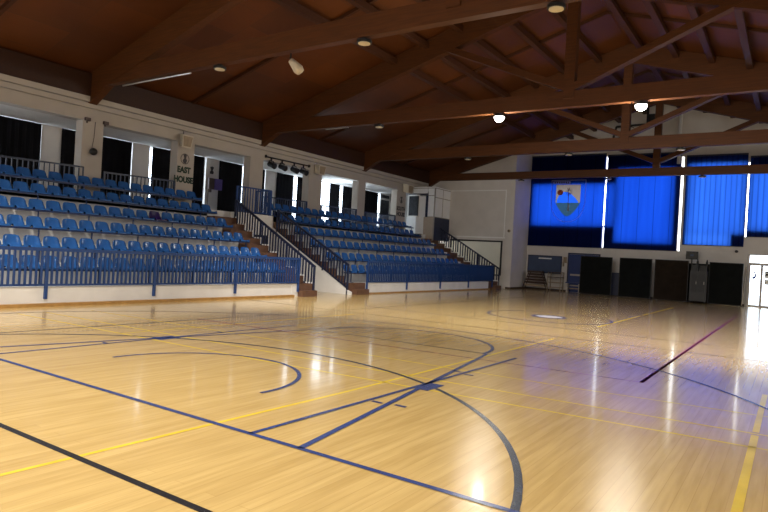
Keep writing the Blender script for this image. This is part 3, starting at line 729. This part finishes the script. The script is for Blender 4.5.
for z, mt in ((.22, 'tan'), (.50, 'tan'), (.80, 'rust'), (1.08, 'rust')):
    if z > .7: rel(MB().box(-11.74, -10.95, 34.47, 35.03, z - .02, z + .02).build('shelf', M[mt]), tf)
    else:
        for y in (34.5, 35.0): rel(MB().tube([(-11.72, y, z), (-10.98, y, z)], .02, 6).build('rung', M[mt]), tf)
lb = empty('low_bench', (-10.4, 34.85, 0), 'low blue bench in front of the blue door', 'bench')
rel(MB().box(-10.75, -9.9, 34.7, 35.0, .52, .58).build('seat_plank', M['dblue']), lb)
rel(MB().box(-10.7, -10.62, 34.72, 34.98, 0, .52).box(-10.02, -9.94, 34.72, 34.98, 0, .52).build('support', M['alu']), lb)
rel(MB().box(-10.62, -10.02, 34.83, 34.87, .2, .26).build('stretcher', M['tan']), lb)
# movable black boards
YPn = 34.4
PN = [(-9.87, -8.17, 2.10, 'board', 'black fabric display board in front of the blue door, leftmost of the tall boards'),
      (-7.79, -6.16, 2.11, 'board', 'black display board second from the left, with pale gaps on both sides'),
      (-6.03, -4.43, 2.11, 'brownb', 'dark brown display board left of the equipment cabinet'),
      (-3.50, -2.02, 2.10, 'board', 'black display board next to the glass door')]
for x0, x1, h, mt, lab in PN:
    root = empty('display_board', ((x0 + x1)/2, YPn, 0), lab, 'display board', 'tall display boards')
    rel(MB().box(x0 + .03, x1 - .03, YPn - .025, YPn + .025, .05, h - .03).build('panel', M[mt]), root)
    rel(MB().box(x0, x0 + .03, YPn - .03, YPn + .03, .03, h).box(x1 - .03, x1, YPn - .03, YPn + .03, .03, h).box(x0 + .03, x1 - .03, YPn - .03, YPn + .03, h - .03, h).box(x0 + .03, x1 - .03, YPn - .03, YPn + .03, .03, .05).build('frame', M['blackp']), root)
    for x in (x0 + .15, x1 - .15): rel(MB().box(x - .03, x + .03, YPn - .25, YPn + .25, 0, .03).build('foot', M['blackp']), root)
root = empty('display_board', (-8.0, 34.95, 0), 'low navy board standing behind the gap between the two leftmost tall boards', 'display board')
rel(MB().box(-8.35, -7.70, 34.93, 34.98, .03, 1.28).build('panel', M['navy']), root)
rel(MB().box(-8.3, -8.24, 34.75, 35.15, 0, .03).box(-7.82, -7.76, 34.75, 35.15, 0, .03).build('foot', M['blackp']), root)
root = empty('display_board', (-3.95, 35.11, 0), 'black board mostly hidden behind the equipment cabinet', 'display board')
rel(MB().box(-4.55, -3.42, 35.09, 35.13, .03, 2.0).build('panel', M['board']), root)
rel(MB().box(-4.5, -4.44, 34.97, 35.2, 0, .03).box(-3.52, -3.46, 34.97, 35.2, 0, .03).build('foot', M['blackp']), root)
root = empty('leaning_strip', (-1.98, 34.45, 0), 'thin pale pole leaning beside the board at the glass door', 'pole')
rel(MB().tube([(-2.02, 34.30, .02), (-1.93, 34.62, 1.95)], .018, 8).build('pole', M['tan']), root)
rel(MB().tube([(-2.023, 34.29, 0), (-2.018, 34.305, .05)], .026, 8).build('tip', M['blackp']), root)
# equipment cabinet
YC = 34.1
e = empty('equipment_cabinet', (-3.9, YC, 0), 'dark wheeled equipment cabinet with grey doors between the boards', 'cabinet')
rel(MB().box(-4.28, -3.52, YC - .25, YC + .3, .12, 1.62).build('body', M['blackp']), e)
for a, b in ((-4.22, -3.95), (-3.89, -3.60)):
    dd = rel(MB().box(a, b, YC - .275, YC - .25, .58, 1.46).build('door', M['grey']), e)
    MB().box(b - .05, b - .03, YC - .295, YC - .275, .95, 1.1).build('handle', M['alu'], dd)
for a, b, z1 in ((-4.25, -3.93, 1.92), (-3.88, -3.55, 1.90)):
    rel(MB().box(a, b, YC - .2, YC + .25, 1.62, z1).box(a + .06, b - .06, YC - .215, YC - .2, 1.68, z1 - .06).build('top_box', M['grey']), e)
for x in (-4.2, -3.6):
    for y in (YC - .2, YC + .25): rel(MB().tube([(x - .02, y, .06), (x + .02, y, .06)], .06, 10).build('wheel', M['blackp']), e)
for x, lab in ((-3.86, 'left'), (-3.58, 'right')):
    z0 = 1.92 if x < -3.7 else 1.90
    if x < -3.7: x = -4.0
    o = MB().tube([(x, YC, z0), (x, YC, z0 + .17), (x, YC, z0 + .22), (x, YC, z0 + .29)], [.055, .055, .03, .025], 10).build('bottle', M['blackp']); tag(o, 'dark bottle on top of the equipment cabinet, %s one' % lab, 'bottle', 'bottles on the equipment cabinet')
mo = empty('monitor_stand', (-4.35, YC + .60, 0), 'dark monitor on a pole beside the equipment cabinet', 'monitor')
rel(MB().box(-4.62, -4.06, YC + .53, YC + .59, 2.20, 2.60).build('monitor', M['grey']), mo)
rel(MB().box(-4.58, -4.10, YC + .522, YC + .53, 2.24, 2.56).build('screen', M['blackp']), mo)
rel(MB().box(-4.42, -4.26, YC + .515, YC + .522, 2.36, 2.46).build('picture', M['notice']), mo)
rel(MB().tube([(-4.34, YC + .60, .03), (-4.34, YC + .60, 2.3)], .03, 8).build('pole', M['blackp']), mo)
rel(ring(MB(), -4.34, YC + .60, .15, 0, .03).build('base', M['blackp']), mo)
o = MB().tube([(-2.42, YB, 2.72), (-2.42, YB - .06, 2.72), (-2.42, YB - .10, 2.70)], [.05, .05, .08], 10).build('security_camera', M['greyl'])
tag(o, 'small grey security camera on the wall below the third blind', 'camera')
# folded basketball frame under the far roof, white upright
root = empty('basketball_frame', (-7.5, 34.9, 9.2), 'dark folded basketball hoop frame high on the far gable wall', 'basketball hoop')
YH = 34.95
rel(MB().tube([(-8.5, YH, 9.32), (-6.35, YH, 9.35)], .06, 8).tube([(-8.5, YH, 9.32), (-8.65, YH, 8.6)], .06, 8).tube([(-6.4, YH, 9.35), (-6.3, YH, 8.5)], .06, 8)
    .tube([(-6.9, YH, 9.33), (-6.9, YH, 10.3)], .06, 8).tube([(-8.65, YH, 8.6), (-6.3, YH, 8.5)], .03, 8).build('frame', M['blackp']), root)
rel(MB().tube([(-7.75 + .24*math.cos(k*math.pi/8), YH - .02, 9.0 + .26*math.sin(k*math.pi/8)) for k in range(17)], .02, 6).build('hoop', M['rust']), root)
rel(MB().box(-6.95, -6.55, YH + .05, YH + .09, 9.4, 9.9).build('winch_box', M['grey']), root)
rel(MB().box(-8.3, -8.2, YH, YB, 9.28, 9.34).box(-6.6, -6.5, YH, YB, 9.28, 9.34).build('wall_bracket', M['blackp']), root)
o = MB().tube([(-5.30, YB - .09, 7.2), (-5.30, YB - .09, 10.2)], .085, 10).box(-5.42, -5.18, YB - .05, YB, 8.6, 8.65).build('bright_wall_strip', M['white'], smooth=False)  # white tube put in for a brighter strip of wall
tag(o, 'white upright standing for a bright strip of gable wall above the blinds', 'wall strip')

# ------------------------------------------------------------------ blue blinds
def blind(x0, x1, z0, z1, y, mt, label, waves=0, y_amp=0, hole=None):
    root = empty('roller_blind', ((x0 + x1)/2, y, z0), label, 'blind', 'large blue blinds on the far wall')
    m = MB(); n = max(8, int((x1 - x0)*waves)) if waves else 8
    xs = [x0 + (x1 - x0)*k/n for k in range(n + 1)]
    ys = [y + y_amp*math.sin(k*2.1 + .6*math.sin(k*.7)) for k in range(n + 1)]
    if hole:                                  # leave the printed shield out of the plain cloth
        ha, hb, lo, hi = hole
        xs = [x0, (x0 + ha)/2, ha] + [ha + (hb - ha)*k/32 for k in range(1, 33)] + [(x1 + hb)/2, x1]; n = len(xs) - 1; ys = [y]*(n + 1)
    for k in range(n):
        a, b, ya, yb = xs[k], xs[k+1], ys[k], ys[k+1]
        if hole and a > ha - .001 and b < hb + .001:
            m.add([(a, ya, z0), (b, yb, z0), (b, yb, lo(b)), (a, ya, lo(a))], [(0,1,2,3)]); m.add([(a, ya, hi), (b, yb, hi), (b, yb, z1), (a, ya, z1)], [(0,1,2,3)])
        else: m.add([(a, ya, z0), (b, yb, z0), (b, yb, z1), (a, ya, z1)], [(0,1,2,3)])
    rel(m.build('cloth', mt, smooth=True), root)
    rel(MB().box(x0, x1, y - .04, y + .04, z1, z1 + .08).build('head_box', M['navy']), root)
    rel(MB().box(x0, x1, y - .015, y + .015, z0 - .03, z0).build('bottom_bar', M['navy']), root)
    return root
YBl = 35.255
CX, CHW, CZT, CZM, CZB = -11.06, .71, 6.20, 5.15, 4.36
def shield_low(x): return CZM - (CZM - CZB)*max(0, 1 - abs((x - CX)/CHW)**1.5)**.85
def hill_top(x):
    t = (x - CX + .66)/1.28
    return CZM + (.64*math.sin(math.pi*t**.72)**.8 if 0 < t < 1 else 0)
b1 = blind(-13.33, -9.01, 2.62, 7.85, YBl, M['blindA'], 'leftmost blue blind, printed with the shield crest', hole=(CX - CHW, CX + CHW, shield_low, CZT))
blind(-8.93, -5.18, 2.62, 7.75, YBl, M['blindA'], 'second blue blind from the left, plain with a few seams')
blind(-4.92, -2.14, 2.97, 7.55, YBl, M['blindB'], 'third blue blind, paler and closely pleated, above the equipment cabinet', 6, .012)
blind(-2.04, .70, 3.47, 7.4, YBl, M['blindB'], 'fourth blue blind, cut by the right edge above the glass door', 6, .012)
# the shield crest, sewn on the leftmost blind
def crest():
    yf = YBl - .004; cx = CX; hw = CHW; zt, zm, zbm = CZT, CZM, CZB
    def backlit(nm, col, k=1.0):
        m = bpy.data.materials.new(nm); m.use_nodes = True; N = m.node_tree.nodes; L_ = m.node_tree.links
        N.remove(N['Principled BSDF']); t = N.new('ShaderNodeBsdfTranslucent'); d = N.new('ShaderNodeBsdfDiffuse'); a = N.new('ShaderNodeAddShader')
        nz = N.new('ShaderNodeTexNoise'); nz.inputs['Scale'].default_value = 5
        r = N.new('ShaderNodeValToRGB'); r.color_ramp.elements[0].color = tuple(c*.85*k for c in col) + (1,); r.color_ramp.elements[1].color = tuple(c*1.1*k for c in col) + (1,)
        L_.new(nz.outputs['Fac'], r.inputs['Fac']); L_.new(r.outputs['Color'], t.inputs['Color'])
        d.inputs['Color'].default_value = tuple(c*.6 for c in col) + (1,)
        L_.new(t.outputs[0], a.inputs[0]); L_.new(d.outputs[0], a.inputs[1]); L_.new(a.outputs[0], N['Material Output'].inputs['Surface'])
        return m
    mt = dict(tan=backlit('crest_tan', (.062, .046, .038)), teal=backlit('crest_teal', (.007, .018, .030)), brown=backlit('crest_brown', (.20, .05, .03)),
              pale=backlit('crest_pale', (.40, .42, .45)), blue=backlit('crest_blue', (.0045, .030, .20)), edge=backlit('crest_edge', (.30, .33, .55)), dark=backlit('crest_dark', (.02, .03, .07)))
    side = [(-hw*math.cos(a)**.9 if math.cos(a) > 0 else 0, zm - (zm - zbm)*math.sin(a)) for a in [k*math.pi/2/8 for k in range(9)]]
    low = [(cx + p, z) for p, z in side] + [(cx - p, z) for p, z in side[-2::-1]]
    up_ = [(cx - hw, zt), (cx - hw, zm), (cx + hw, zm), (cx + hw, zt)]
    out = [(cx - hw - .28, zt + .26), (cx - hw - .28, zm)] + [(cx + p*1.35, zm - (zm - z)*1.4) for p, z in side[1:]] + [(cx - p*1.35, zm - (zm - z)*1.4) for p, z in side[-2::-1]][:-1] + [(cx + hw + .28, zm), (cx + hw + .28, zt + .26)]
    def flat(poly, mtl, name, k, ):
        vs = [(x, yf - .004*k, z) for x, z in poly]; return rel(MB().add(vs, [tuple(range(len(vs)))]).build(name, mt[mtl]), b1)
    edge = MB()
    for k in range(len(out)):
        p, q = out[k], out[(k+1) % len(out)]; edge.bar((p[0], yf, p[1]), (q[0], yf, q[1]), .004, .035, (0, 1, 0)) if False else edge.bar((p[0], yf, p[1]), (q[0], yf, q[1]), .03, .004, (0, 1, 0))
    rel(edge.build('crest_outline', mt['edge']), b1)
    flat([(cx - hw - .2, zt + .20), (cx - hw - .2, zt + .05), (cx + .1, zt + .05), (cx + .1, zt + .20)], 'edge', 'motto_band', 1)
    for k in range(7):
        x = cx - hw - .12 + k*.13; flat([(x, zt + .17), (x, zt + .08), (x + .08, zt + .08), (x + .08, zt + .17)], 'dark', 'motto_mark', 2)
    fd, se, hl = MB(), MB(), MB()
    for k in range(32):
        a, b = cx - hw + 2*hw*k/32, cx - hw + 2*hw*(k + 1)/32
        se.add([(a, YBl, shield_low(a)), (b, YBl, shield_low(b)), (b, YBl, zm), (a, YBl, zm)], [(0,1,2,3)])
        fd.add([(a, YBl, hill_top(a)), (b, YBl, hill_top(b)), (b, YBl, zt), (a, YBl, zt)], [(0,1,2,3)])
        if max(hill_top(a), hill_top(b)) > zm + .001: hl.add([(a, YBl, zm), (b, YBl, zm), (b, YBl, hill_top(b)), (a, YBl, hill_top(a))], [(0,1,2,3)])
    rel(fd.build('crest_field', mt['tan']), b1); rel(se.build('crest_sea', mt['teal']), b1); rel(hl.build('crest_hill', mt['blue']), b1)
    flat([(cx - .46 + .17*math.cos(k*math.pi/8) , zm + .60 + .17*math.sin(k*math.pi/8)) for k in range(16)], 'brown', 'crest_disc', 3)
    sun = MB(); sc = (cx + .06, zt - .42)
    for k in range(12):
        a = k*math.pi/6; sun.bar((sc[0] + .13*math.cos(a), yf - .01, sc[1] + .13*math.sin(a)), (sc[0] + .24*math.cos(a), yf - .01, sc[1] + .24*math.sin(a)), .025, .004, (0, 1, 0))
        b = (k+1)*math.pi/6; sun.bar((sc[0] + .11*math.cos(a), yf - .01, sc[1] + .11*math.sin(a)), (sc[0] + .11*math.cos(b), yf - .01, sc[1] + .11*math.sin(b)), .025, .004, (0, 1, 0))
    rel(sun.build('crest_sun', mt['dark']), b1)
    rel(MB().bar((cx + .03, yf - .012, zbm + .35), (cx + .03, yf - .012, zm + .85), .035, .004, (0, 1, 0)).build('crest_staff', mt['brown']), b1)
    flat([(cx - .03, zm - .48), (cx + .16, zm - .48), (cx + .10, zm - .36), (cx + .12, zm - .12), (cx + .05, zm - .05), (cx + .02, zm - .2)], 'pale', 'crest_figure', 4)
crest()

# ------------------------------------------------------------------ court markings (painted on the floor: parts of the floor)
XC, YBs = -5.99, 3.65
ZL = [0]
def strip(m, pts, w, z, closed=False):
    pts = [Vector((p[0], p[1], 0)) for p in pts]; n = len(pts); vs = []
    for i, p in enumerate(pts):
        a = pts[i-1] if (i or closed) else p; b = pts[(i+1) % n] if (i < n-1 or closed) else p
        d = (b - a).normalized(); q = Vector((-d.y, d.x, 0))*w/2
        vs += [(p.x + q.x, p.y + q.y, z), (p.x - q.x, p.y - q.y, z)]
    fs = [(2*i, 2*i+1, 2*((i+1) % n)+1, 2*((i+1) % n)) for i in range(n if closed else n-1)]
    m.add(vs, fs)
def arc(cx, cy, r, a0, a1, n=40): return [(cx + r*math.cos(math.radians(a0 + (a1-a0)*k/n)), cy + r*math.sin(math.radians(a0 + (a1-a0)*k/n))) for k in range(n+1)]
def court(name, mt, items, z):
    m = MB()
    for pts, w in items: strip(m, pts, w, z*1.6)
    return struct(m.build(name, mt, floor))
FT = 9.45; W5 = .05
court('basketball_lines', M['lblue'], [
    ([(-13.3, YBs), (1.5, YBs)], .055), ([(XC - 2.42, YBs), (XC - 2.42, FT)], W5), ([(XC + 2.30, YBs), (XC + 2.34, FT)], W5),
    ([(XC + 2.85, YBs), (XC + 1.85, FT - .1)] + arc(XC, FT - .05, 1.78, 0, 180) + [(XC - 1.78, FT - .1), (XC - 3.0, YBs)], .06),
    (arc(-6.02, 4.83, 1.36, -4, 184), W5),
    ([(XC + 2.36, 5.34), (XC + 2.50, 5.33)], .05), ([(XC + 2.62, 5.38), (XC + 2.76, 5.38)], .05), ([(XC + 2.37, 7.49), (XC + 2.50, 7.51)], .05), ([(XC + 2.15, 7.61), (XC + 2.28, 7.59)], .05),
    ([(XC - 2.42, 5.30), (XC - 2.55, 5.30)], .05), ([(XC - 2.42, 7.5), (XC - 2.55, 7.5)], .05)], .0030)
m = MB().add([(-3.68, 6.22, .0034), (-3.46, 6.22, .0034), (-3.46, 6.64, .0034), (-3.68, 6.64, .0034), (-8.55, 6.12, .0034), (-8.28, 6.12, .0034), (-8.28, 6.52, .0034), (-8.55, 6.52, .0034)], [(0,1,2,3),(4,5,6,7)])
struct(m.build('lane_block', M['lblue'], floor))
court('three_point_line', M['lblue'], [([(XC + 6.6, YBs), (XC + 6.6, 5.3)] + arc(XC, 5.15, 6.70, 8, 172, 60) + [(XC - 6.6, YBs)], .05)], .0026)
court('free_throw_line', M['lgrey'], [([(XC - 1.9, FT - .2), (XC + 1.9, FT - .02)], .04), ([(XC - 4.4, 14.75), (XC + 4.6, 14.95)], .04)], .0022)
court('netball_circle', M['lgrey'], [(arc(-5.88, 2.41, 4.68, 0, 180, 60), .06)], .0018)
court('netball_lines', M['lblack'], [([(-13.3, 2.42), (1.6, 2.42)], .055), ([(-13.3, 12.75), (1.6, 13.2)], .045), ([(-10.25, 2.4), (-10.0, 13), (-10.0, 28)], .04)], .0014)
court('volleyball_lines', M['lred'], [([(-10.2, 8.42), (-1.66, 8.98), (-1.66, 26.8)], .045), ([(-1.66, 8.98), (-1.68, 13.0), (-1.72, 26.8)], .06)], .0020)
court('badminton_lines', M['lyel'], [([(-12.5, 5.95), (-6.0, 6.1), (.5, 6.55)], .04), ([(-12.5, 6.5), (-6.0, 6.70), (.5, 7.12)], .04), ([(-12.5, 7.45), (-2.2, 7.82), (.5, 8.1)], .035),
    ([(-4.18, 1.2), (-4.08, 5.5), (-4.08, 12.6)], .045), ([(-9.2, 6.0), (-9.2, 12.5)], .04), ([(-4.12, 16.2), (-4.15, 21.6)], .07), ([(-4.15, 22.0), (-4.15, 28.2)], .07), ([(-.235, 1.2), (-.235, 7.0)], .065), ([(-.235, 7.14), (-.235, 9.5)], .06)], .0010)
m = MB(); strip(m, arc(-5.9, 17.64, 1.75, 0, 360, 64)[:-1], .07, .0048, True); struct(m.build('centre_circle', M['lblue'], floor))
m = MB(); ring(m, -5.9, 17.68, .52, .0022, .0026, 28); struct(m.build('centre_emblem', M['lblue'], floor))
m = MB(); m.prism([(-5.9 + .40*math.cos(k*math.pi/12 + .6)*(1 if k % 4 else .8), 17.68 + .34*math.sin(k*math.pi/12 + .6)) for k in range(24)], 'z', .0030, .0034)
struct(m.build('centre_emblem_field', M['lwhite'], floor))

# ------------------------------------------------------------------ light
W = bpy.data.worlds.new('sky'); S.world = W; W.use_nodes = True
bg = W.node_tree.nodes['Background']; bg.inputs['Color'].default_value = (.92, .96, 1.0, 1); bg.inputs['Strength'].default_value = 7.0
def area(name, loc, rot, sx, sy, e, col):
    ld = bpy.data.lights.new(name, 'AREA'); ld.shape = 'RECTANGLE'; ld.size = sx; ld.size_y = sy; ld.energy = e; ld.color = col
    o = bpy.data.objects.new(name, ld); C.objects.link(o); o.location = loc; o.rotation_euler = rot; return o
area('back_fill', (-6, Y0 + .4, 3.2), (math.radians(80), 0, 0), 18, 4, 500, (1, .97, .94))  # added fill in front of the closed back wall, no window there
# fill light added just inside the solid right wall
area('side_fill', (XR - .35, 19, 4.6), (0, math.radians(66), 0), 3.0, 24, 560, (1, .97, .93))
for x in (-12.95, -8.2, -3.85):  # unseen fill spots added over the viewpoint, without fixtures
    for y in (YT[0], YT[1]):
        ld = bpy.data.lights.new('lamp_and_fill_light', 'SPOT'); ld.energy = 1050; ld.color = (1, .93, .82); ld.shadow_soft_size = .2; ld.spot_size = math.radians(150); ld.spot_blend = .5
        lo = bpy.data.objects.new('lamp_and_fill_light', ld); C.objects.link(lo); lo.location = (x, y, 6.1)
# fill spots added under the nearest truss, turned down the hall below the beams
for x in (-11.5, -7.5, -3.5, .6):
    ld = bpy.data.lights.new('fill_spot', 'SPOT'); ld.energy = 1800; ld.color = (1, .95, .88); ld.shadow_soft_size = .3; ld.spot_size = math.radians(98); ld.spot_blend = 1
    lo = bpy.data.objects.new('fill_spot', ld); C.objects.link(lo); lo.location = (x, 11.4, 6.1)
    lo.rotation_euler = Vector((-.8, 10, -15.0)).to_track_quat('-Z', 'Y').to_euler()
# strong daylight outside the widest gap between the gallery blinds
area('gap_daylight', (XG - .9, 26.04, 4.2), (0, math.radians(-90), 0), 2.2, .9, 420, (.93, 1, 1))
S.view_settings.view_transform = 'Standard'; S.view_settings.look = 'None'; S.view_settings.exposure = 0
S.cycles.max_bounces = 8; S.cycles.diffuse_bounces = 4; S.cycles.use_denoising = True; S.cycles.sample_clamp_indirect = 3; S.cycles.sample_clamp_direct = 14
